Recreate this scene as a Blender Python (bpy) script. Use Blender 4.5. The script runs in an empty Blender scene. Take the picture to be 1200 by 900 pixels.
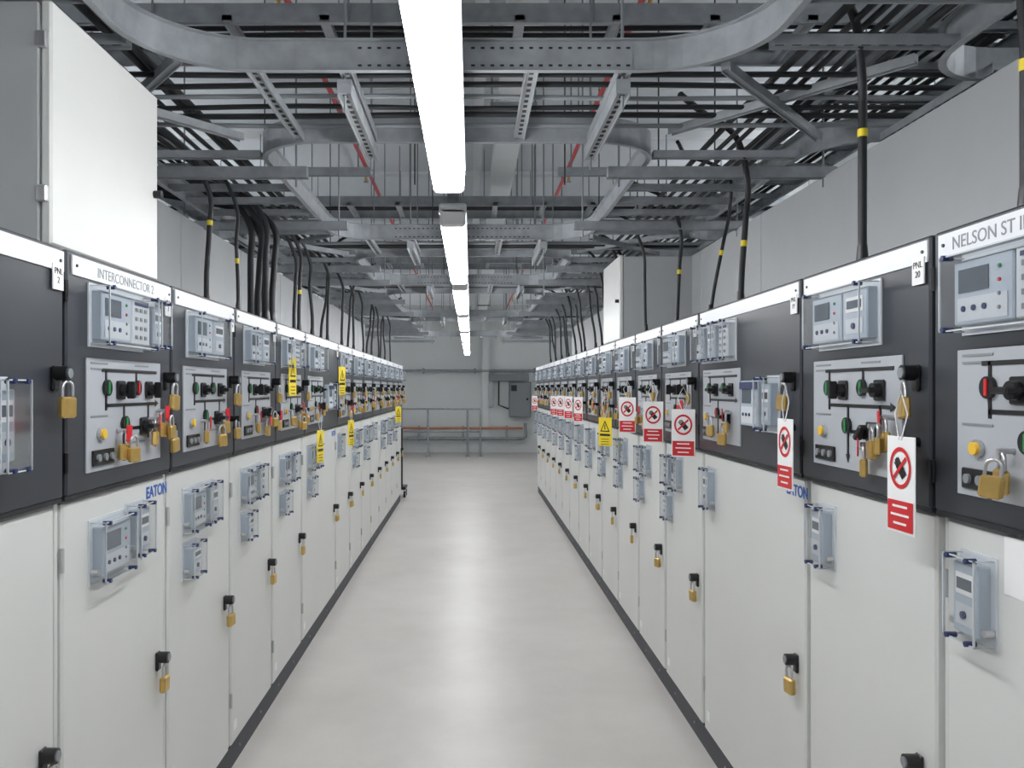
import bpy, bmesh, math, random
from mathutils import Vector, Matrix
R = random.Random(7)
scene = bpy.context.scene
try:
    scene.view_settings.view_transform = 'Standard'
    scene.view_settings.look = 'None'
except Exception: pass

# ------------------------------------------------------------ materials
def mat(name, col, rough=0.5, metal=0.0, var=0.0, scale=8.0, bump=0.0, emit=None, es=0.0, coat=0.0):
    m = bpy.data.materials.new(name); m.use_nodes = True
    nt = m.node_tree; b = nt.nodes['Principled BSDF']
    b.inputs['Base Color'].default_value = (*col, 1)
    b.inputs['Roughness'].default_value = rough
    b.inputs['Metallic'].default_value = metal
    if coat: b.inputs['Coat Weight'].default_value = coat
    tc = nt.nodes.new('ShaderNodeTexCoord'); n = nt.nodes.new('ShaderNodeTexNoise')
    n.inputs['Scale'].default_value = scale; n.inputs['Detail'].default_value = 4
    nt.links.new(tc.outputs['Object'], n.inputs['Vector'])
    r = nt.nodes.new('ShaderNodeValToRGB')
    r.color_ramp.elements[0].position = 0.3; r.color_ramp.elements[1].position = 0.7
    lo = [max(0, c*(1-var)) for c in col]; hi = [min(1, c*(1+var)) for c in col]
    r.color_ramp.elements[0].color = (*lo, 1); r.color_ramp.elements[1].color = (*hi, 1)
    nt.links.new(n.outputs['Fac'], r.inputs['Fac']); nt.links.new(r.outputs['Color'], b.inputs['Base Color'])
    if bump:
        bp = nt.nodes.new('ShaderNodeBump'); bp.inputs['Strength'].default_value = bump
        bp.inputs['Distance'].default_value = 0.005
        nt.links.new(n.outputs['Fac'], bp.inputs['Height']); nt.links.new(bp.outputs['Normal'], b.inputs['Normal'])
    if emit:
        b.inputs['Emission Color'].default_value = (*emit, 1); b.inputs['Emission Strength'].default_value = es
    return m
def srgb(r, g, b):
    f = lambda c: ((c/255+0.055)/1.055)**2.4 if c/255 > 0.04045 else c/255/12.92
    return (f(r), f(g), f(b))
M = {}
M['door'] = mat('light_grey_powder_coat', srgb(214,215,212), 0.40, var=0.02, scale=3)
M['frame'] = mat('frame_grey', srgb(178,180,179), 0.5, var=0.03)
M['dark'] = mat('charcoal_powder_coat', srgb(52,55,61), 0.38, var=0.06, scale=5)
M['plinth'] = mat('plinth_black', srgb(68,70,75), 0.6, var=0.1)
M['alu'] = mat('label_strip', srgb(226,228,232), 0.35, var=0.02)
M['mimic'] = mat('mimic_grey', srgb(172,176,182), 0.4, var=0.02)
M['black'] = mat('black_plastic', srgb(20,20,22), 0.35)
M['cable'] = mat('black_cable', srgb(28,30,34), 0.5, var=0.1)
M['brass'] = mat('brass', srgb(208,174,104), 0.33, 0.7, var=0.08, scale=30)
M['steel'] = mat('steel', srgb(200,200,202), 0.3, 0.8)
M['red'] = mat('red_plastic', srgb(205,35,42), 0.4)
M['yellow'] = mat('yellow', srgb(242,216,50), 0.45)
M['green'] = mat('green_indicator', srgb(40,140,75), 0.4)
M['white'] = mat('white_label', srgb(240,240,240), 0.5)
M['blue'] = mat('blue_ink', srgb(20,90,180), 0.4)
M['navy'] = mat('navy_clip', srgb(36,48,92), 0.35)
M['relay'] = mat('relay_blue_grey', srgb(176,187,199), 0.4, var=0.03)
M['relay2'] = mat('relay_light', srgb(204,209,214), 0.4, var=0.03)
M['lcd'] = mat('lcd', srgb(88,97,106), 0.15)
M['amber'] = mat('amber_lamp', srgb(235,190,60), 0.25)
M['edge'] = mat('clear_plastic_edge', srgb(206,211,216), 0.2, var=0.02)
M['galv'] = mat('galvanised_steel', srgb(154,158,162), 0.42, 0.35, var=0.16, scale=14)
M['slot_lip_shade'] = mat('slot_and_lip_shadow', srgb(40,41,44), 0.8)  # painted-on shade for slot openings and the gap below the upper box
M['plenum'] = mat('plenum_grey', srgb(178,180,182), 0.45, var=0.02)
M['redpipe'] = mat('red_pipe', srgb(196,60,70), 0.45)
M['beam'] = mat('white_painted_beam', srgb(226,229,231), 0.6, var=0.02)
M['ceil'] = mat('ceiling_paint', srgb(196,200,204), 0.8, var=0.03, scale=1.5)
M['wall'] = mat('wall_paint', srgb(220,223,223), 0.75, var=0.02, scale=1.2)
M['gbox'] = mat('grey_enclosure', srgb(132,136,140), 0.45)
M['copper'] = mat('copper_pipe', srgb(200,130,95), 0.4, 0.4, var=0.1)
M['tube'] = mat('tube_diffuser', (1,1,1), 0.4, emit=(0.97,0.985,1.0), es=27.0)
M['fill_tube'] = mat('added_fill_emitter', (1,1,1), 0.4, emit=(0.95,0.975,1.0), es=14.5)  # glow of the added fill lamps that brighten the ceiling
m = bpy.data.materials.new('clear_plastic'); m.use_nodes = True; nt = m.node_tree
for n in list(nt.nodes): nt.nodes.remove(n)
o = nt.nodes.new('ShaderNodeOutputMaterial'); mx = nt.nodes.new('ShaderNodeMixShader')
t = nt.nodes.new('ShaderNodeBsdfTransparent'); g = nt.nodes.new('ShaderNodeBsdfGlossy')
t.inputs['Color'].default_value = (0.95,0.955,0.96,1); g.inputs['Roughness'].default_value = 0.08
lw_ = nt.nodes.new('ShaderNodeLayerWeight'); lw_.inputs['Blend'].default_value = 0.18
mr_ = nt.nodes.new('ShaderNodeMapRange'); mr_.inputs[3].default_value = 0.07; mr_.inputs[4].default_value = 0.45
nt.links.new(lw_.outputs['Facing'], mr_.inputs[0]); nt.links.new(mr_.outputs[0], mx.inputs[0])
nt.links.new(t.outputs[0], mx.inputs[1]); nt.links.new(g.outputs[0], mx.inputs[2])
nt.links.new(mx.outputs[0], o.inputs[0]); M['clear'] = m
# floor
m = bpy.data.materials.new('epoxy_floor'); m.use_nodes = True; nt = m.node_tree; b = nt.nodes['Principled BSDF']
tc = nt.nodes.new('ShaderNodeTexCoord')
n1 = nt.nodes.new('ShaderNodeTexNoise'); n1.inputs['Scale'].default_value = 1.1; n1.inputs['Detail'].default_value = 8; n1.inputs['Roughness'].default_value = 0.65
r1 = nt.nodes.new('ShaderNodeValToRGB'); r1.color_ramp.elements[0].position = 0.3; r1.color_ramp.elements[1].position = 0.72
r1.color_ramp.elements[0].color = (*srgb(194,189,184), 1); r1.color_ramp.elements[1].color = (*srgb(210,206,202), 1)
n2 = nt.nodes.new('ShaderNodeTexNoise'); n2.inputs['Scale'].default_value = 3.5; n2.inputs['Detail'].default_value = 6
r2 = nt.nodes.new('ShaderNodeMapRange'); r2.inputs[3].default_value = 0.30; r2.inputs[4].default_value = 0.46
nt.links.new(tc.outputs['Object'], n1.inputs['Vector']); nt.links.new(n1.outputs['Fac'], r1.inputs['Fac']); nt.links.new(r1.outputs['Color'], b.inputs['Base Color'])
nt.links.new(tc.outputs['Object'], n2.inputs['Vector']); nt.links.new(n2.outputs['Fac'], r2.inputs[0]); nt.links.new(r2.outputs[0], b.inputs['Roughness'])
bp = nt.nodes.new('ShaderNodeBump'); bp.inputs['Strength'].default_value = 0.12; bp.inputs['Distance'].default_value = 0.004
nt.links.new(n2.outputs['Fac'], bp.inputs['Height']); nt.links.new(bp.outputs['Normal'], b.inputs['Normal'])
M['floor'] = m

# ------------------------------------------------------------ mesh builder
class MB:
    def __init__(s): s.v=[]; s.f=[]; s.m=[]; s.names=[]; s.sm=[]
    def mi(s, k):
        if k not in s.names: s.names.append(k)
        return s.names.index(k)
    def add(s, vs, fs, k, smooth=False):
        b=len(s.v); s.v += [tuple(p) for p in vs]; i=s.mi(k)
        for f in fs: s.f.append([b+q for q in f]); s.m.append(i); s.sm.append(smooth)
    def box(s,x0,x1,y0,y1,z0,z1,k,T=None):
        vs=[Vector((x,y,z)) for x in (x0,x1) for y in (y0,y1) for z in (z0,z1)]
        if T: vs=[T@p for p in vs]
        s.add(vs,[(0,1,3,2),(4,6,7,5),(0,4,5,1),(2,3,7,6),(0,2,6,4),(1,5,7,3)],k)
    def cbox(s,x0,x1,y0,y1,z0,z1,b,k,T=None):
        C=((x0,x1),(y0,y1),(z0,z1)); vs=[]; idx={}
        for sx in (0,1):
            for sy in (0,1):
                for sz in (0,1):
                    for a in range(3):
                        p=[]
                        for ax,sg in enumerate((sx,sy,sz)):
                            q=C[ax][sg]
                            if ax!=a: q += b*(1 if sg==0 else -1)
                            p.append(q)
                        idx[(sx,sy,sz,a)]=len(vs); vs.append(Vector(p))
        fs=[]
        for a in range(3):
            o1,o2=[q for q in range(3) if q!=a]
            for sg in (0,1):
                f=[]
                for (p,q) in ((0,0),(1,0),(1,1),(0,1)):
                    c=[0,0,0]; c[a]=sg; c[o1]=p; c[o2]=q; f.append(idx[(*c,a)])
                fs.append(f)
            for p in (0,1):
                for q in (0,1):
                    c0=[0,0,0]; c0[o1]=p; c0[o2]=q; c1=list(c0); c1[a]=1
                    fs.append([idx[(*c0,o1)],idx[(*c1,o1)],idx[(*c1,o2)],idx[(*c0,o2)]])
        for sx in (0,1):
            for sy in (0,1):
                for sz in (0,1): fs.append([idx[(sx,sy,sz,a)] for a in range(3)])
        if T: vs=[T@p for p in vs]
        s.add(vs,fs,k)
    def cyl(s,p0,p1,r,k,n=12,r2=None,T=None):
        p0=Vector(p0);p1=Vector(p1); 
        if T: p0=T@p0; p1=T@p1
        d=(p1-p0).normalized(); a=d.orthogonal().normalized(); b=d.cross(a); r2=r if r2 is None else r2
        vs=[];
        for i in range(n):
            t=2*math.pi*i/n; q=a*math.cos(t)+b*math.sin(t); vs+= [p0+q*r,p1+q*r2]
        s.add(vs,[(2*i,2*((i+1)%n),2*((i+1)%n)+1,2*i+1) for i in range(n)],k,True)
        s.add(vs[0::2],[list(range(n))],k); s.add(vs[1::2],[list(range(n))],k)
    def tube(s,pts,r,k,n=8,closed=False):
        pts=[Vector(p) for p in pts]; N=len(pts); vs=[]; prev=None
        for i,p in enumerate(pts):
            if closed: d=(pts[(i+1)%N]-pts[i-1])
            else: d=(pts[min(i+1,N-1)]-pts[max(i-1,0)])
            d.normalize()
            a = d.orthogonal().normalized() if prev is None else (prev-d*prev.dot(d)).normalized()
            prev=a; b=d.cross(a)
            for j in range(n):
                t=2*math.pi*j/n; vs.append(p+(a*math.cos(t)+b*math.sin(t))*r)
        fs=[]; L=N if closed else N-1
        for i in range(L):
            for j in range(n):
                i2=(i+1)%N; fs.append((i*n+j,i*n+(j+1)%n,i2*n+(j+1)%n,i2*n+j))
        s.add(vs,fs,k,True)
        if not closed:
            s.add(vs[:n],[list(range(n))],k); s.add(vs[-n:],[list(range(n))],k)
    def obj(s,name,loc=(0,0,0),rot=0.0,parent=None):
        me=bpy.data.meshes.new(name); me.from_pydata(s.v,[],s.f)
        for k in s.names: me.materials.append(M[k])
        me.polygons.foreach_set('material_index',s.m)
        me.polygons.foreach_set('use_smooth',s.sm)
        bm=bmesh.new(); bm.from_mesh(me); bmesh.ops.recalc_face_normals(bm,faces=bm.faces); bm.to_mesh(me); bm.free()
        ob=bpy.data.objects.new(name,me); scene.collection.objects.link(ob)
        ob.location=loc; ob.rotation_euler=(0,0,rot)
        if parent: ob.parent=parent
        return ob

def smooth(pts,k=6):
    P=[Vector(p) for p in pts]; P=[P[0]*2-P[1]]+P+[P[-1]*2-P[-2]]; out=[]
    for i in range(1,len(P)-2):
        a,b,c,d=P[i-1],P[i],P[i+1],P[i+2]
        for j in range(k):
            t=j/k; out.append(0.5*((2*b)+(c-a)*t+(2*a-5*b+4*c-d)*t*t+(3*b-a-3*c+d)*t**3))
    out.append(P[-2]); return out

def text(name,s,size,loc,parent,matk,align='LEFT',bold=0.0):
    c=bpy.data.curves.new(name,'FONT'); c.body=s; c.size=size; c.extrude=0.0004; c.align_x=align; c.offset=bold
    c.materials.append(M[matk])
    ob=bpy.data.objects.new(name,c); scene.collection.objects.link(ob)
    ob.parent=parent; ob.location=loc; ob.rotation_euler=(math.pi/2,0,0); return ob

XL,XR=-1.0,1.03
TOP=1.94
# ------------------------------------------------------------ padlock
def padlock(mb,x,y,z,s=1.0,ang=0.0,tag=None):
    """hangs from (x,y,z)"""
    T=Matrix.Translation((x,y,z))@Matrix.Rotation(ang,4,'Z')@Matrix.Rotation(R.uniform(-.12,.12),4,'Y')@Matrix.Scale(s,4)
    pts=[]
    for i in range(9):
        t=math.pi*i/8; pts.append(T@Vector((0.013*math.cos(t),0,-0.016+0.013*math.sin(t))))
    pts=[T@Vector((0.013,0,-0.034))]+pts+[T@Vector((-0.013,0,-0.034))]
    mb.tube(pts,0.0035*s,'steel',6)
    mb.cbox(-.019,.019,-.008,.008,-.072,-.032,.004,'brass',T)
    mb.cyl((0,0,-.0725),(0,0,-.0735),.004,'black',6,T=T)
    if tag: mb.cbox(-.010,.010,-.013,-.010,-.028,.012,.001,tag,T)

def cover(mb,x0,x1,z0,z1,y0,dep):
    e=.003; y1=y0-dep
    mb.box(x0,x1,y1,y0,z0,z1,'clear')
    for (a,b) in ((x0,x0+e),(x1-e,x1)):
        mb.box(a,b,y1-.001,y1+e,z0,z1,'edge')
        for (c,d) in ((z0,z0+e),(z1-e,z1)): mb.box(a,b,y1+e,y0,c,d,'edge')
    for (c,d) in ((z0,z0+e),(z1-e,z1)): mb.box(x0,x1,y1-.001,y1+e,c,d,'edge')
    mb.box(x0-.006,x1+.006,y0-.004,y0,z0-.006,z1+.006,'edge')
    for x in (x0+.02,x1-.02):
        mb.cyl((x,y1-.006,z0+.004),(x,y1+.016,z0+.004),.006,'navy',8)
        mb.cyl((x,y1-.006,z1-.004),(x,y1+.016,z1-.004),.006,'navy',8)

def relay(mb,x0,x1,z0,z1,y,style):
    w=x1-x0; h=z1-z0
    k='relay' if style%2==0 else 'relay2'
    mb.cbox(x0,x1,y-.03,y,z0,z1,.003,k); f=y-.031
    if style==0:
        mb.box(x0+.1*w,x0+.62*w,f-.001,f,z0+.5*h,z0+.86*h,'lcd')
        mb.box(x0+.08*w,x0+.92*w,f-.0006,f,z0+.06*h,z0+.42*h,'relay2')
        for i in range(4):
            mb.cyl((x0+.8*w,f,z0+(.2+.2*i)*h),(x0+.8*w,f-.003,z0+(.2+.2*i)*h),.004,'green' if i==3 else ('red' if i==2 else 'gbox'),6)
        for i in range(3): mb.cyl((x0+(.2+.18*i)*w,f,z0+.25*h),(x0+(.2+.18*i)*w,f-.004,z0+.25*h),.006,'navy',8)
    elif style==1:
        for i in range(4):
            for j in range(3):
                mb.box(x0+(.16+.25*j)*w,x0+(.28+.25*j)*w,f-.002,f,z0+(.12+.2*i)*h,z0+(.2+.2*i)*h,'gbox')
        mb.box(x0+.12*w,x0+.88*w,f-.001,f,z0+.86*h,z0+.93*h,'navy')
    else:
        mb.box(x0+.15*w,x0+.85*w,f-.001,f,z0+.55*h,z0+.85*h,'white')
        mb.box(x0+.2*w,x0+.8*w,f-.002,f-.001,z0+.62*h,z0+.78*h,'lcd')
        mb.box(x0+.15*w,x0+.85*w,f-.001,f,z0+.12*h,z0+.42*h,'relay2')
        mb.cyl((x0+.5*w,f,z0+.27*h),(x0+.5*w,f-.006,z0+.27*h),.008,'navy',8)

def knob(mb,x,y,z,r=.026,bar='green',ang=0):
    mb.cyl((x,y,z),(x,y-.008,z),r,'black',18)
    T=Matrix.Translation((x,y-.008,z))@Matrix.Rotation(ang,4,'Y')
    mb.cbox(-.004,.004,-.003,.001,-r*.75,r*.75,.001,bar,T)
def selector(mb,x,y,z,ang=0.0,col='black'):
    mb.cbox(x-.026,x+.026,y-.006,y,z-.026,z+.026,.003,'black')
    mb.cyl((x,y-.006,z),(x,y-.022,z),.018,'black',14)
    T=Matrix.Translation((x,y-.022,z))@Matrix.Rotation(ang,4,'Y')
    mb.cbox(-.007,.007,-.020,.002,-.024,.024,.003,col,T)
def latch(mb,x,y,z):
    mb.cbox(x-.014,x+.014,y-.010,y,z-.03,z+.03,.004,'black')
    mb.cyl((x,y-.008,z+.012),(x,y-.038,z+.012),.018,'black',14)
    mb.cyl((x,y-.038,z+.012),(x,y-.042,z+.012),.012,'gbox',12)

def mimic(mb,x0,x1,z0,z1,y,kind,nl,red1=False):
    w=x1-x0; h=z1-z0
    mb.cbox(x0,x1,y-.005,y,z0,z1,.001,'mimic'); f=y-.006
    def ln(ax,az,bx,bz,t=.0045):
        xa,xb=x0+ax*w,x0+bx*w; za,zb=z0+az*h,z0+bz*h
        mb.box(min(xa,xb)-t,max(xa,xb)+t,f-.0012,f+.001,min(za,zb)-t,max(za,zb)+t,'black')
    ln(.18,.90,.92,.90); ln(.22,.90,.22,.55); ln(.62,.90,.62,.70)
    ln(.22,.58,.92,.58); ln(.45,.58,.45,.12); 
    if kind%2==0: ln(.80,.58,.80,.25); ln(.45,.35,.80,.35)
    for ax in (.45,):
        xx=x0+ax*w; zz=z0+.10*h
        mb.add([(xx-.012,f-.001,zz+.012),(xx+.012,f-.001,zz+.012),(xx,f-.001,zz-.012)],[(0,1,2)],'black')
    mb.add([(x0+.9*w,f-.001,z0+.58*h+.012),(x0+.96*w,f-.001,z0+.58*h),(x0+.9*w,f-.001,z0+.58*h-.012)],[(0,1,2)],'black')
    for (ax,az) in ((.04,.95),(.04,.90),(.60,.95),(.04,.48),(.55,.2)):
        mb.box(x0+ax*w,x0+(ax+.2)*w,f-.0008,f,z0+az*h,z0+az*h+.005,'gbox')
    knob(mb,x0+.22*w,f,z0+.74*h,.022,'red' if red1 else 'green')
    knob(mb,x0+.62*w,f,z0+.74*h,.022,'green' if kind!=2 else 'red')
    selector(mb,x0+.40*w,f,z0+.72*h,R.choice((0,1.57)))
    selector(mb,x0+.80*w,f,z0+.72*h,R.choice((0,1.57)))
    knob(mb,x0+.45*w,f,z0+.40*h,.022,'red' if kind==1 else 'green')
    selector(mb,x0+.72*w,f,z0+.36*h,R.choice((0,.8,1.57)),'black')
    mb.cyl((x0+.15*w,f,z0+.33*h),(x0+.15*w,f-.008,z0+.33*h),.018,'steel',14)
    mb.cyl((x0+.15*w,f-.008,z0+.33*h),(x0+.15*w,f-.014,z0+.33*h),.013,'amber',14)
    mb.cbox(x0+.05*w,x0+.30*w,f-.006,f,z0+.05*h,z0+.19*h,.002,'black')
    for i in range(3): mb.cyl((x0+(.10+.08*i)*w,f-.006,z0+.12*h),(x0+(.10+.08*i)*w,f-.012,z0+.12*h),.01,'gbox',10)
    spots=[(.80,.42),(.72,.26),(.36,.34),(.93,.50)]
    R.shuffle(spots)
    for (ax,az) in spots[:nl]:
        xx=x0+ax*w; zz=z0+az*h
        mb.cyl((xx,f,zz),(xx,f-.03,zz),.006,'steel',6)
        padlock(mb,xx,f-.022,zz+.002,1.15,R.uniform(-.5,.5),'red' if R.random()<.6 else None)
        if R.random()<.35: padlock(mb,xx+.012,f-.042,zz-.012,1.05,R.uniform(-.7,.7),None)

# ------------------------------------------------------------ switchgear cabinet
def cabinet(side,d0,d1,opt):
    w=d1-d0; mb=MB(); fw=min(w,.70)
    mb.box(.002,w-.002,.022,1.15,.10,TOP-.012,'frame')
    mb.box(.0,w,.012,1.14,0,.10,'plinth')
    for i in range(2):
        x=w*(i+.5)/2; mb.cyl((x,.012,.05),(x,.008,.05),.007,'gbox',8)
    mb.cbox(.024,w-.016,0,.03,.108,1.322,.006,'door')
    mb.cbox(.002,.018,.008,.03,.108,1.322,.003,'door')
    for z in (.3,1.18): mb.cyl((.021,.0,z-.03),(.021,.0,z+.03),.006,'frame',8)
    mb.cbox(.008,w-.008,-.018,.03,1.337,TOP,.005,'dark')
    mb.box(.008,w-.008,-.014,.03,1.327,1.337,'slot_lip_shade')  # dark strip painting the shade under the upper box lip
    for z in (1.42,1.84): mb.cyl((.006,-.018,z-.025),(.006,-.018,z+.025),.006,'black',8)
    F=-.018
    mb.box(.03,w-.012,F-.004,F,1.882,1.930,'alu')
    for x in (.05,w-.03): mb.cyl((x,F-.004,1.906),(x,F-.007,1.906),.004,'black',8)
    mb.box(w-.068,w-.02,F-.007,F-.004,1.835,1.895,'white')
    rk=opt.get('relay',0)
    rz0,rz1=1.715,1.868
    if rk==0:
        relay(mb,.13,.31,rz0+.012,rz1-.012,F,0); relay(mb,.315,.44,rz0+.012,rz1-.012,F,1); relay(mb,.465,.53,rz0+.02,rz1-.02,F,2)
        cover(mb,.12,.45,rz0,rz1,F,.055)
        cover(mb,.458,.54,rz0+.008,rz1-.004,F,.06)
    elif rk==1:
        relay(mb,.15,.33,rz0+.012,rz1-.012,F,0); relay(mb,.34,.47,rz0+.012,rz1-.012,F,2)
        cover(mb,.14,.48,rz0,rz1,F,.055)
    elif rk==2:
        for i in range(3):
            a=.06+.155*i; relay(mb,a+.01,a+.125,rz0+.012,rz1-.012,F,(0,2,1)[i]); cover(mb,a,a+.135,rz0,rz1,F,.055)
    if not opt.get('extra'):
        mimic(mb,.10 if w<1 else .08,.585 if w<1 else .56,1.385,1.68,F,opt.get('kind',0),opt.get('locks',3),opt.get('red1',False))
    if w>1:
        relay(mb,.64,.82,1.47,1.63,F,0); relay(mb,.85,.93,1.48,1.62,F,2)
        mb.box(.645,.815,F-.036,F-.031,1.60,1.625,'navy')
        cover(mb,.84,.94,1.46,1.64,F,.055)
    if opt.get('extra'):
        relay(mb,.20,.34,1.45,1.61,F,0); relay(mb,.365,.435,1.45,1.60,F,2); cover(mb,.355,.445,1.43,1.62,F,.06)
        mb.box(.357,.443,F-.063,F-.061,1.435,1.615,'clear')
        cover(mb,.19,.35,1.43,1.62,F,.05)
    latch(mb,w-.055,F,1.625); padlock(mb,w-.055,F-.034,1.622,1.25,R.uniform(-.3,.3))
    if opt.get('lock2',True):
        mb.cyl((w-.055,F,1.48),(w-.055,F-.04,1.48),.012,'black',8); padlock(mb,w-.055,F-.03,1.48,1.15,R.uniform(-.4,.4),'red' if R.random()<.4 else None)
    latch(mb,w-.075,0,.735); padlock(mb,w-.075,-.027,.73,1.25,R.uniform(-.3,.3))
    lw=opt.get('low','single')
    def win(a,b,c,d,st):
        relay(mb,a+.012,b-.012,c+.014,d-.014,0,st); cover(mb,a,b,c,d,0,.045)
        for x in (a,b):
            mb.cyl((x,-.008,c+.03),(x,-.026,c+.03),.008,'steel',8)
    if lw=='pair': win(.16,.36,1.09,1.25,0); win(.385,.50,1.11,1.262,2)
    elif lw=='stack': win(.15,.33,1.10,1.25,0); win(.35,.47,1.10,1.25,2); win(.15,.28,.94,1.06,2)
    elif lw=='duo': win(.07,.20,1.11,1.26,2); win(.07,.18,.93,1.07,2); win(.24,.36,1.10,1.27,0)
    elif lw=='single': win(.085,.19,1.09,1.262,2)
    mb.box(.06,.10,-.001,0,.16,.20,'white')
    if opt.get('paper'): mb.box(.215,.42,-.002,0,1.205,1.318,'white')
    if side=='L': ob=mb.obj('switchgear_cabinet',(XL,d0,0),math.pi/2)
    else: ob=mb.obj('switchgear_cabinet',(XR,d1,0),-math.pi/2)
    if opt.get('name'): text('circuit_name',opt['name'],.038,(opt.get('nx',.16),F-.0045,1.892),ob,'gbox')
    if opt.get('pnl'):
        text('panel_number','PNL\n'+opt['pnl'],.021,(w-.044,F-.0075,1.872),ob,'black','CENTER')
    if opt.get('brand'): text('maker_mark','EATON',.05,(w-.16,-.001,1.262),ob,'blue',bold=.0012)
    return ob

Lb=[0.56,1.25,1.95,2.64,3.34,4.05,4.76,5.94]
while Lb[-1]<11.5: Lb.append(round(Lb[-1]+.70,3))
Rb=[0.38,1.08,1.77,2.47,3.58,4.28,4.96]
while Rb[-1]<12.2: Rb.append(round(Rb[-1]+.69,3))
namesL=['BUS SECTION','','INTERCONNECTOR 2','','','']
for i in range(len(Lb)-1):
    o=dict(kind=i%3,relay=(0 if i in (2,) else R.choice((0,1,1))),locks=3 if i<7 else 2,low='pair' if i==2 else 'stack',pnl=str(i+1))
    if i==1: o['low']='plain'; o['extra']=True; o['locks']=0; o['lock2']=False; o['relay']=9
    if i in (2,6): o['brand']=True
    if i<6: o['name']=namesL[i]
    if i>6: o['low']=R.choice(('stack','single'))
    cabinet('L',Lb[i],Lb[i+1],o)
for i in range(len(Rb)-1):
    o=dict(kind=(i+1)%3,relay=1,locks=3 if i<8 else 2,low='single',pnl=str(22-i))
    if i==3: o['relay']=2; o['brand']=True
    if i>=4: o['low']='duo'
    if i<2: o['relay']=0
    if i==1: o['name']='NELSON ST INTERNAL 2'; o['paper']=True; o['nx']=.08; o['red1']=True
    cabinet('R',Rb[i],Rb[i+1],o)

# ------------------------------------------------------------ plenums on top of the switchgear
PT=2.54
for sd in (-1,1):
    mb=MB(); x0,x1=1.55,2.05
    ys = [0.2]+[0.95+1.12*i for i in range(10)]+[11.8 if sd<0 else 12.4]
    for a,b in zip(ys[:-1],ys[1:]):
        if b-a<.2: continue
        mb.cbox(min(sd*x0,sd*x1),max(sd*x0,sd*x1),a+.003,b-.003,TOP-.01,PT,.006,'plenum')
    mb.obj('pressure_relief_duct')

def topbox(name,side,d0,d1):
    mb=MB(); w=d1-d0
    mb.box(.004,w-.004,.03,.53,TOP+.002,PT-.01,'plenum')
    mb.cbox(.012,w-.0,0,.028,TOP+.008,PT,.006,'door')
    for z in (TOP+.13,PT-.1):
        mb.cbox(-.003,.012,.006,.034,z-.02,z+.02,.003,'steel')
    mb.cyl((w-.03,0,2.22),(w-.03,-.025,2.22),.012,'black',12)
    if side=='L': mb.obj(name,(XL-.01,d0,0),math.pi/2)
    else: mb.obj(name,(XR+.01,d1,0),-math.pi/2)
topbox('auxiliary_cabinet','L',1.93,2.60)
topbox('auxiliary_cabinet','R',5.65,6.34)

# ------------------------------------------------------------ signs
def sign(kind,x,y,ztop,rot,w=.13,h=.235,cord=.10):
    mb=MB(); g='white' if kind=='red' else 'yellow'
    mb.cbox(-w/2,w/2,-.0015,.0015,-h,0,.001,g)
    f=-.003; q=w/.13
    mb.tube([(-.004,f,-.008),(-.03*q,0,cord*.5),(0,.0,cord),(.03*q,0,cord*.5),(.004,f,-.008)],.0016,'white',5)
    if kind=='red':
        cz=-.070; ro,ri=.050*q,.040*q; n=28; vs=[]
        for i in range(n):
            t=2*math.pi*i/n; vs+=[(ro*math.cos(t),f,cz+ro*1.15*math.sin(t)),(ri*math.cos(t),f,cz+ri*1.15*math.sin(t))]
        mb.add(vs,[(2*i,2*((i+1)%n),2*((i+1)%n)+1,2*i+1) for i in range(n)],'red')
        T=Matrix.Translation((0,f,cz))@Matrix.Rotation(-.7,4,'Y')@Matrix.Scale(q,4)
        mb.box(-.013,.013,-.0003,.0003,-.030,.012,'black',T)
        for i in range(4): mb.box(-.013+.007*i,-.008+.007*i,-.0003,.0003,.012,.028+(.004 if i in (1,2) else 0),'black',T)
        T2=Matrix.Translation((0,f-.0006,cz))@Matrix.Rotation(.78,4,'Y')
        mb.box(-.004,.004,-.0003,.0003,-ri,ri,'red',T2)
        mb.box(-w/2+.005,w/2-.005,f-.0003,f+.0003,-h+.006,-h+.072,'red')
        for i in range(3):
            a=(.034,.042,.030)[i]*q; z=-h+.062-.019*i
            mb.box(-a,a,f-.0012,f-.0006,z-.005,z,'white')
    else:
        k=w/.13
        c=[(0,-.02),(-.048*k,-.10),(.048*k,-.10)]
        mb.add([(p[0],f,p[1]) for p in c],[(0,1,2)],'black')
        c=[(0,-.036),(-.034*k,-.092),(.034*k,-.092)]
        mb.add([(p[0],f-.0006,p[1]) for p in c],[(0,1,2)],'yellow')
        mb.box(-.004,.004,f-.0012,f-.0008,-.085,-.05,'black')
        mb.box(-w/2+.012,w/2-.012,f-.0003,f+.0003,-.130,-.115,'black')
        for i in range(3):
            z=-.150-.018*i; mb.box(-.040*k,.040*k,f-.0006,f,z-.004,z,'black')
    mb.obj('warning_sign',(x,y,ztop),rot)
for (x,y,z,rd) in ((.955,1.79,1.495,-87),(.955,2.45,1.51,-87),(.953,3.62,1.51,-25),(.953,4.22,1.535,-24),(.95,4.90,1.55,-28),
                   (.94,7.07,1.53,-50),(.94,7.78,1.53,-50),(.94,8.46,1.53,-50),(.94,9.15,1.52,-50),(.94,11.9,1.5,-45)):
    sign('red',x,y,z,math.radians(rd),w=.105,h=.215)
sign('yellow',.945,5.68,1.40,math.radians(-45),w=.11,h=.2,cord=.2)
for (x,y,z,rd) in ((-.945,4.27,1.765,80),(-.92,5.75,1.76,72),(-.935,5.0,1.345,78),(-.93,6.25,1.36,72),(-.92,10.2,1.38,50)):
    sign('yellow',x,y,z,math.radians(rd),w=.10,h=.20,cord=.08)

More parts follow.
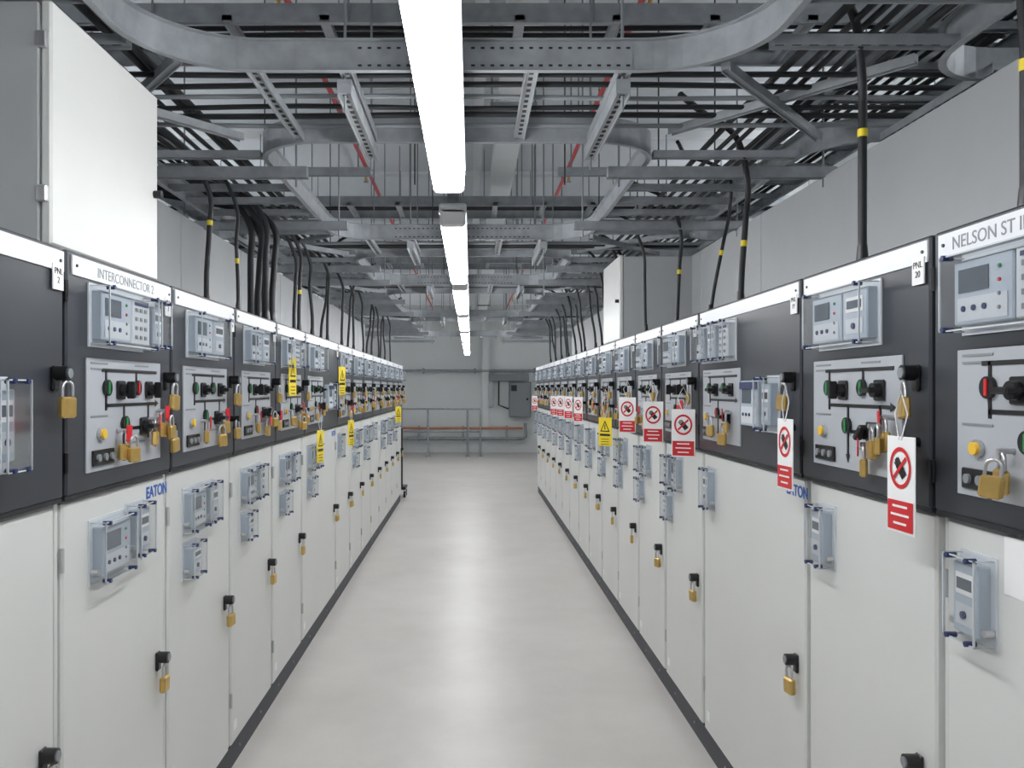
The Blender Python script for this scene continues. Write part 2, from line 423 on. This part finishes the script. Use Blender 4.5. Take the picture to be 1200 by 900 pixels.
# ------------------------------------------------------------ cable tray network
def fillet(P,rs,closed=False,n=8):
    out=[]; N=len(P); P=[Vector(p) for p in P]
    for i in range(N):
        if not closed and i in (0,N-1): out.append(P[i]); continue
        a,b,c=P[i-1],P[i],P[(i+1)%N]; u=(a-b).normalized(); v=(c-b).normalized()
        cen=b+u*rs+v*rs
        for j in range(n+1):
            t=math.pi/2*j/n; out.append(cen-v*rs*math.cos(t)-u*rs*math.sin(t))
    return out
def rail(mb,P,z,h,sgn=1,closed=False,fl=.022,t=.003):
    N=len(P); nor=[]
    for i in range(N):
        a=P[i-1] if (i or closed) else P[i]; b=P[(i+1)%N] if (i<N-1 or closed) else P[i]
        d=(b-a).normalized(); nor.append(Vector((-d.y,d.x))*sgn)
    prof=[(0,0),(fl,0),(fl,t),(t,t),(t,h-t),(fl,h-t),(fl,h),(0,h)]
    vs=[]
    for i in range(N):
        for (o,q) in prof: p=P[i]+nor[i]*o; vs.append((p.x,p.y,z+q))
    K=len(prof); fs=[]
    for i in range(N if closed else N-1):
        i2=(i+1)%N
        for j in range(K): fs.append((i*K+j,i*K+(j+1)%K,i2*K+(j+1)%K,i2*K+j))
    mb.add(vs,fs,'galv')
    if not closed:
        mb.add(vs[:K],[list(range(K))],'galv'); mb.add(vs[-K:],[list(range(K))],'galv')
def strut(mb,p0,p1,wd=.041,h=.022,slots=True,z=None):
    p0=Vector(p0);p1=Vector(p1); L=(p1-p0).length; d=(p1-p0).normalized()
    ang=math.atan2(d.y,d.x); T=Matrix.Translation(p0)@Matrix.Rotation(ang,4,'Z')
    mb.box(0,L,-wd/2,wd/2,0,h,'galv',T)
    if slots:
        n=int(L/.05)
        for i in range(n):
            x=.012+i*.05; mb.box(x,x+.026,-.007,.007,-.0008,.001,'slot_lip_shade',T)
    mb.box(0,L,-wd/2,-wd/2+.004,-.008,0,'galv',T); mb.box(0,L,wd/2-.004,wd/2,-.008,0,'galv',T)
ZT=2.58; RH=.10
mb=MB()
V=lambda *a:[Vector(p) for p in a]
iL,iR,oL,oR=-.89,.77,-1.50,1.40
cross=[(2.5,3.2),(5.3,5.95),(7.6,8.25),(11.0,11.6),(15.0,15.6)]
p=fillet([(-.98,-1.8),(-.98,2.5),(.86,2.5),(.86,-1.8)],.34,n=12)
rail(mb,p,ZT,RH,-1)
for a,b in zip(cross[:-1],cross[1:]):
    y0,y1=a[1],b[0]
    rail(mb,fillet([(iL,y0),(iR,y0),(iR,y1),(iL,y1)],.28,True),ZT,RH,1,True)
for sd,ox in ((-1,oL),(1,oR)):
    rail(mb,fillet([(ox,-1.8),(ox,2.55),(sd*3.1,2.55)],.24),ZT,RH,sd)
    for a,b in zip(cross[:-1],cross[1:]):
        rail(mb,fillet([(sd*3.1,a[1]),(ox,a[1]),(ox,b[0]),(sd*3.1,b[0])],.24),ZT,RH,sd)
def slotrow(x0,x1,y,z):
    x=x0
    while x<x1:
        mb.box(x,x+.012,y-.0012,y,z+.018,z+.024,'slot_lip_shade'); mb.box(x,x+.012,y-.0012,y,z+.072,z+.078,'slot_lip_shade')
        x+=.03
mb.box(-.36,-.10,2.494,2.5,ZT+.008,ZT+.092,'galv'); mb.box(.0,.50,2.494,2.5,ZT+.008,ZT+.092,'galv')
slotrow(-.35,-.10,2.494,ZT); slotrow(.0,.50,2.494,ZT)
for a,b in cross[1:3]: slotrow(-.5,.4,a-.003,ZT)
for ci,(a,b) in enumerate(cross):
    x=-3.0; 
    while x<3.0:
        if not(oL<x<iL or iR<x<oR): strut(mb,(x,a+.004,ZT+.012),(x,b-.004,ZT+.012),slots=ci<3)
        x+=.29
    for (u,v) in ((oL,iL),(iR,oR)):
        strut(mb,(u+.02,a,ZT+.012),(v-.02,b,ZT+.012),.03,slots=False); strut(mb,(u+.02,b,ZT+.036),(v-.02,a,ZT+.036),.03,slots=False)
y=-1.6
while y<16:
    if not any(a-.05<y<b+.05 for a,b in cross):
        for (u,v) in ((oL,iL),(iR,oR)):
            if y<2.4: u,v=(u,-.98) if u<0 else (.86,v)
            strut(mb,(u+.004,y,ZT+.012),(v-.004,y,ZT+.012),slots=y<7)
    y+=.28
for k,yy in enumerate((1.2,3.55,4.7,6.4,7.2,8.8,10.2,12.2,13.8,16.0)):
    for (u,v) in ((-1.72,-.72),(.60,1.60)):
        strut(mb,(u,yy,ZT-.045),(v,yy,ZT-.045),.041,.041)
        for x in (u+.05,v-.05): mb.cyl((x,yy,ZT-.09),(x,yy,3.98),.005,'gbox',6)
for yy in (2.62,5.4,7.7,11.1):
    for x in (-.40,.48):
        strut(mb,(x,yy-.08,ZT-.048),(x,yy+.66,ZT-.048),.045,.045)
        for q in (yy-.06,yy+.62): mb.cyl((x,q,ZT-.10),(x,q,3.98),.005,'gbox',6)
mb.obj('cable_ladder_tray')
# upper tier
mb=MB(); ZU=3.02
for sd in (-1,1):
    for x in (1.75,2.3): rail(mb,V((sd*x,-1.8),(sd*x,18)),ZU,.08,1)
    y=-1.6
    while y<17: strut(mb,(min(sd*1.75,sd*2.3),y,ZU+.01),(max(sd*1.75,sd*2.3),y,ZU+.01),slots=False); y+=.4
for (a,b,z) in ((3.3,3.75,3.1),(6.6,7.1,3.1),(9.6,10.1,3.1)):
    rail(mb,V((-3.1,a),(3.1,a)),z,.08,1); rail(mb,V((-3.1,b),(3.1,b)),z,.08,-1)
    x=-3.0
    while x<3: strut(mb,(x,a,z+.01),(x,b,z+.01),slots=False); x+=.4
    for x in (-1.3,-.5,.5,1.3):
        mb.cyl((x,a-.01,z),(x,a-.01,3.98),.005,'gbox',6)
for y in (2.1,5.0,7.9,10.6,14.5):
    if y==5.0:
        strut(mb,(-2.5,y,2.93),(-.62,y,2.93),.041,.041); strut(mb,(.54,y,2.93),(2.5,y,2.93),.041,.041)
    else: strut(mb,(-2.5,y,2.93),(2.5,y,2.93),.041,.041,slots=y<6)
    for x in (-2.45,-.7,.62,2.45): mb.cyl((x,y,2.93),(x,y,3.98),.005,'gbox',6)
for y in (4.3,6.3,8.9,11.4):
    for x in (-1.1,-.3,.5,1.0,1.3): mb.cyl((x,y,ZT+.11),(x,y,3.98),.004,'black',6)
mb.obj('upper_cable_ladder')

# cable bundles lying in the trays
mb=MB()
for ci,(a,b) in enumerate(cross[:4]):
    n=(6,4,4,3)[ci]
    for i in range(n):
        y=b-.06-i*(.10 if ci==0 else .06)-R.uniform(0,.02); r=R.uniform(.007,.012)
        pts=[(-3.1+j*.62,y+R.uniform(-.015,.015),ZT+.036+r+R.uniform(0,.004)) for j in range(11)]
        mb.tube(smooth(pts,3),r,'cable' if i%3 else 'gbox',6)
for sd in (-1,1):
    for i in range(6):
        x=sd*(1.03+i*.055); r=R.uniform(.009,.014)
        pts=[(x+R.uniform(-.015,.015),-1.8+j*1.0,ZT+.062+r) for j in range(18)]
        mb.tube(smooth(pts,3),r,'cable',6)
    for i in range(7):
        x=sd*(1.82+i*.06); r=R.uniform(.010,.016)
        pts=[(x+R.uniform(-.012,.012),-1.8+j*1.2,ZU+.035+r) for j in range(16)]
        mb.tube(smooth(pts,3),r,'cable',6)
for (a,b,z) in ((3.3,3.75,3.1),(6.6,7.1,3.1)):
    for i in range(4):
        y=a+.06+i*.09; r=R.uniform(.010,.016)
        mb.tube(smooth([(-3.1+j*.62,y+R.uniform(-.015,.015),z+.034+r) for j in range(11)],3),r,'cable',6)
mb.obj('tray_cable_bundle')

def drop(x,y,r,lean,topz=2.70,out=None,ty=None,tag=True,bow=None):
    mb=MB(); sd=1 if x>0 else -1
    mb.cyl((x,y,TOP-.02),(x,y,TOP+.03),r*1.7,'black',12); mb.cyl((x,y,TOP+.03),(x,y,TOP+.085),r*1.5,'black',12,r2=r*1.1)
    ox=out if out is not None else x+sd*.25
    yy=ty if ty is not None else y-.25
    if bow is None: bow=R.uniform(-.02,.02)
    pts=[(x,y,TOP+.02),(x+lean*.2,y,TOP+.18),(x+lean*.6+bow,y+bow*.5,2.32),(x+lean*.9+bow,y,2.50),(x+lean+(ox-x)*.35,y+(yy-y)*.4,topz-.03),(ox,yy,topz+.03),(ox+(ox-x)*.6,yy-.15,topz+.05)]
    S=smooth(pts,8); mb.tube(S,r,'cable',10)
    if tag:
        i=R.choice((12,14,17)); mb.tube(S[i:i+2],r*1.12,'yellow',10)
    mb.obj('power_cable')
drop(1.155,2.38,.0125,.0,topz=2.68,out=1.0,ty=2.2,bow=0); drop(1.17,1.70,.012,.0,out=1.2,ty=1.4,bow=0)
drop(1.17,3.50,.013,.03,out=.95,ty=3.3); drop(1.20,4.05,.009,.12,out=1.05,ty=3.9)
drop(1.2,4.7,.011,.03,out=.95,ty=4.5)
drop(1.15,5.3,.010,-.03,out=.95,ty=5.2,tag=False)
for i in range(7,16):
    if i<len(Rb)-1:
        d=(Rb[i]+Rb[i+1])/2
        for k in range(1+(i%2)): drop(1.14+.08*k,d+.12*k,.011,-.05,out=.95,ty=d-.1,tag=False)
drop(-1.2,3.66,.012,.0,out=-1.42,ty=3.4,bow=.01)
for k in range(6):
    drop(-1.12-.055*(k%3),4.40+.14*(k//3)+.05*(k%3),.0175,.0,topz=2.67,out=-1.42-.04*k,ty=4.3+.08*k,tag=False,bow=.012*(k%2))
for k in range(3): drop(-1.12-.08*(k%2),5.25+.22*k,.012,.0,out=-1.4,ty=5.0+.2*k,tag=k==0)
drop(-1.15,3.98,.009,.0,out=-1.4,ty=3.8,tag=True)
for i in range(7,len(Lb)-1):
    d=(Lb[i]+Lb[i+1])/2
    for k in range(1+(i%2)): drop(-1.12-.08*k,d+.15*k,.011,.04*k,out=-1.35+.35*k,ty=d-.15,tag=False)

# ------------------------------------------------------------ lights
Z0=2.35
def fixture(x,a,b,z0,k='tube'):
    mb=MB()
    mb.cbox(x-.058,x+.058,a+.03,b-.03,z0,z0+.075,.02,k)
    mb.cbox(x-.064,x+.064,a,b,z0+.062,z0+.11,.008,'beam')
    mb.cbox(x-.06,x+.06,a,a+.03,z0,z0+.09,.012,'white'); mb.cbox(x-.06,x+.06,b-.03,b,z0,z0+.09,.012,'white')
    for y in (a+.25,b-.25):
        mb.cyl((x,y,z0+.10),(x,y,3.98),.004,'gbox',6)
        mb.box(x-.03,x+.03,y-.02,y+.02,z0+.10,z0+.135,'galv')
    mb.tube(smooth([(x,b-.02,z0+.07),(x+.01,b+.1,z0+.06),(x,b+.2,z0+.12)],4),.012,'white',6)
    mb.obj('strip_light')
for (a,b) in ((-1.55,.55),(1.0,3.10),(3.72,5.80),(6.15,8.15),(8.5,10.5),(10.9,12.9),(13.3,15.4),(15.8,17.9)):
    fixture(-.085,a,b,Z0)
mb=MB(); mb.box(-.11,-.06,-1.8,18,2.50,2.53,'galv'); mb.obj('lighting_trunking')
def fill_uplight(x,a,b,z0):  # added fill lamp, hidden behind the ducts, to brighten ceiling and walls
    mb=MB()
    mb.cbox(x-.07,x+.07,a,b,z0,z0+.05,.01,'beam')
    mb.cbox(x-.055,x+.055,a+.03,b-.03,z0+.045,z0+.10,.018,'fill_tube')
    for y in (a+.2,b-.2):
        for q in (-.068,.068): mb.cyl((x+q,y,z0+.03),(x+q,y,3.98),.003,'gbox',6)
    mb.obj('added_fill_uplight')
for sd in (-1,1):
    for k in range(7): fill_uplight(sd*2.75,-1.3+3.0*k,.6+3.0*k,2.95)

# ------------------------------------------------------------ ceiling services
mb=MB()
for x in (-.86,.80): mb.cyl((x,-1.8,3.42),(x,20.2,3.42),.017,'redpipe',8)
for y in (3,6,9,12,15,18):
    for x in (-.86,.80):
        mb.cyl((x,y,3.42),(x,y,3.98),.006,'gbox',6)
        mb.cyl((x,y+.6,3.42),(x,y+.6,3.30),.012,'brass',8); mb.cyl((x,y+.6,3.30),(x,y+.6,3.295),.022,'steel',8)
mb.obj('sprinkler_pipe')
mb=MB()
mb.cbox(.17,.36,-1.8,20.2,3.38,3.50,.01,'beam'); mb.cbox(.02,.09,-1.8,20.2,3.48,3.55,.008,'beam')
for y in (2,5,8,11,14,17): mb.box(.12,.41,y,y+.03,3.35,3.38,'galv')
for y in (2,5,8,11,14,17):
    for x in (.13,.40): mb.cyl((x,y+.015,3.35),(x,y+.015,3.98),.005,'gbox',6)
mb.obj('ventilation_duct')

# ------------------------------------------------------------ room shell
CE=4.0; WY=20.4
def plane(name,x0,x1,y0,y1,z0,z1,k):
    mb=MB(); mb.box(x0,x1,y0,y1,z0,z1,k); return mb.obj(name)
plane('floor',-3.3,3.3,-2.1,WY+.1,-.1,0,'floor')
plane('ceiling',-3.3,3.3,-2.1,WY+.1,CE,CE+.1,'ceil')
plane('wall_left',-3.4,-3.3,-2.1,WY+.1,-.1,CE+.1,'wall'); plane('wall_right',3.3,3.4,-2.1,WY+.1,-.1,CE+.1,'wall')
plane('wall_far',-3.3,3.3,WY,WY+.1,0,CE,'wall'); plane('wall_back',-3.3,3.3,-2.1,-2.0,0,CE,'wall')
mb=MB()
for i in range(8):
    y=1.2+2.6*i
    mb.box(-3.3,3.3,y-.11,y+.11,3.62,3.65,'beam'); mb.box(-3.3,3.3,y-.012,y+.012,3.65,4.0,'beam'); mb.box(-3.3,3.3,y-.11,y+.11,3.97,4.0,'beam')
mb.obj('ceiling_beams')
plane('trim_1',.28,.45,WY-.12,WY,0,CE,'wall')
plane('baseboard_far',-3.3,3.3,WY-.02,WY,0,.12,'wall')

mb=MB(); y=19.1
def pipe(pts,r,k): mb.tube(pts,r,k,10)
pipe([(-1.64,y,0),(-1.64,y,1.13),(.22,y,1.13),(.22,y,0)],.026,'galv')
pipe([(-1.64,y,.60),(.22,y,.60)],.024,'galv')
for x in (-1.02,-.08): pipe([(x,y,0),(x,y,1.13)],.026,'galv')
for x in (-1.64,-1.02,-.08,.22): mb.cyl((x,y,0),(x,y,.012),.06,'galv',12)
mb.obj('guard_rail')
mb=MB()
mb.cyl((-3.2,WY-.1,2.06),(3.2,WY-.1,2.06),.035,'galv',10); 
for x in (-2.4,-1.2,0.1,1.6): mb.box(x-.02,x+.02,WY-.14,WY,1.99,2.13,'galv')
mb.obj('wall_conduit')
mb=MB(); mb.cyl((-3.2,WY-.16,.62),(1.3,WY-.16,.62),.03,'copper',10); mb.cyl((-3.2,WY-.18,.36),(1.3,WY-.18,.36),.045,'galv',10)
mb.tube([(1.3,WY-.18,.36),(1.36,WY-.18,.40),(1.36,WY-.18,.75)],.045,'galv',10)
for x in (-2.5,-1.3,-.2,.9): mb.box(x-.02,x+.02,WY-.18,WY,.3,.68,'galv')
mb.obj('wall_pipes')
mb=MB()
mb.cbox(.95,1.50,WY-.28,WY,.90,1.78,.012,'gbox'); mb.cbox(.97,1.48,WY-.30,WY-.28,.92,1.76,.008,'gbox')
mb.cbox(.44,1.45,WY-.20,WY,1.80,1.98,.01,'gbox'); mb.cbox(.44,.56,WY-.18,WY,1.15,1.80,.01,'plenum')
mb.box(1.0,1.14,WY-.305,WY-.30,1.55,1.70,'black'); mb.cyl((1.40,WY-.30,1.35),(1.40,WY-.34,1.35),.03,'black',10)
mb.tube([(.7,WY-.08,1.8),(.7,WY-.08,1.2),(.95,WY-.08,1.1)],.02,'cable',8)
mb.obj('wall_distribution_box')
mb=MB()
for x in (-1.02,-1.38):
    mb.tube([(x,11.86,.12),(x,11.86,1.02)],.016,'black',8)
for z in (.2,.6,1.02): mb.tube([(-1.02,11.86,z),(-1.38,11.86,z)],.014,'black',8)
mb.cbox(-1.40,-.96,11.84,12.2,.12,.16,.008,'black')
for x in (-1.34,-.98):
    for yy in (11.9,12.14):
        mb.cyl((x-.015,yy,.05),(x+.015,yy,.05),.05,'black',14); mb.cyl((x-.02,yy,.05),(x+.02,yy,.05),.018,'steel',8)
        mb.box(x-.02,x+.02,yy-.02,yy+.02,.095,.12,'steel')
mb.obj('trolley')

# ------------------------------------------------------------ world, camera
w=bpy.data.worlds.new('World'); scene.world=w; w.use_nodes=True
w.node_tree.nodes['Background'].inputs[0].default_value=(.8,.85,.9,1); w.node_tree.nodes['Background'].inputs[1].default_value=.3
cam=bpy.data.cameras.new('camera'); co=bpy.data.objects.new('camera',cam); scene.collection.objects.link(co)
co.location=(0,0,1.6); co.rotation_euler=(math.pi/2,0,0)
cam.sensor_width=36; cam.lens=945/1200*36; cam.shift_x=48/1200; cam.shift_y=6/1200; cam.clip_start=.05
scene.camera=co
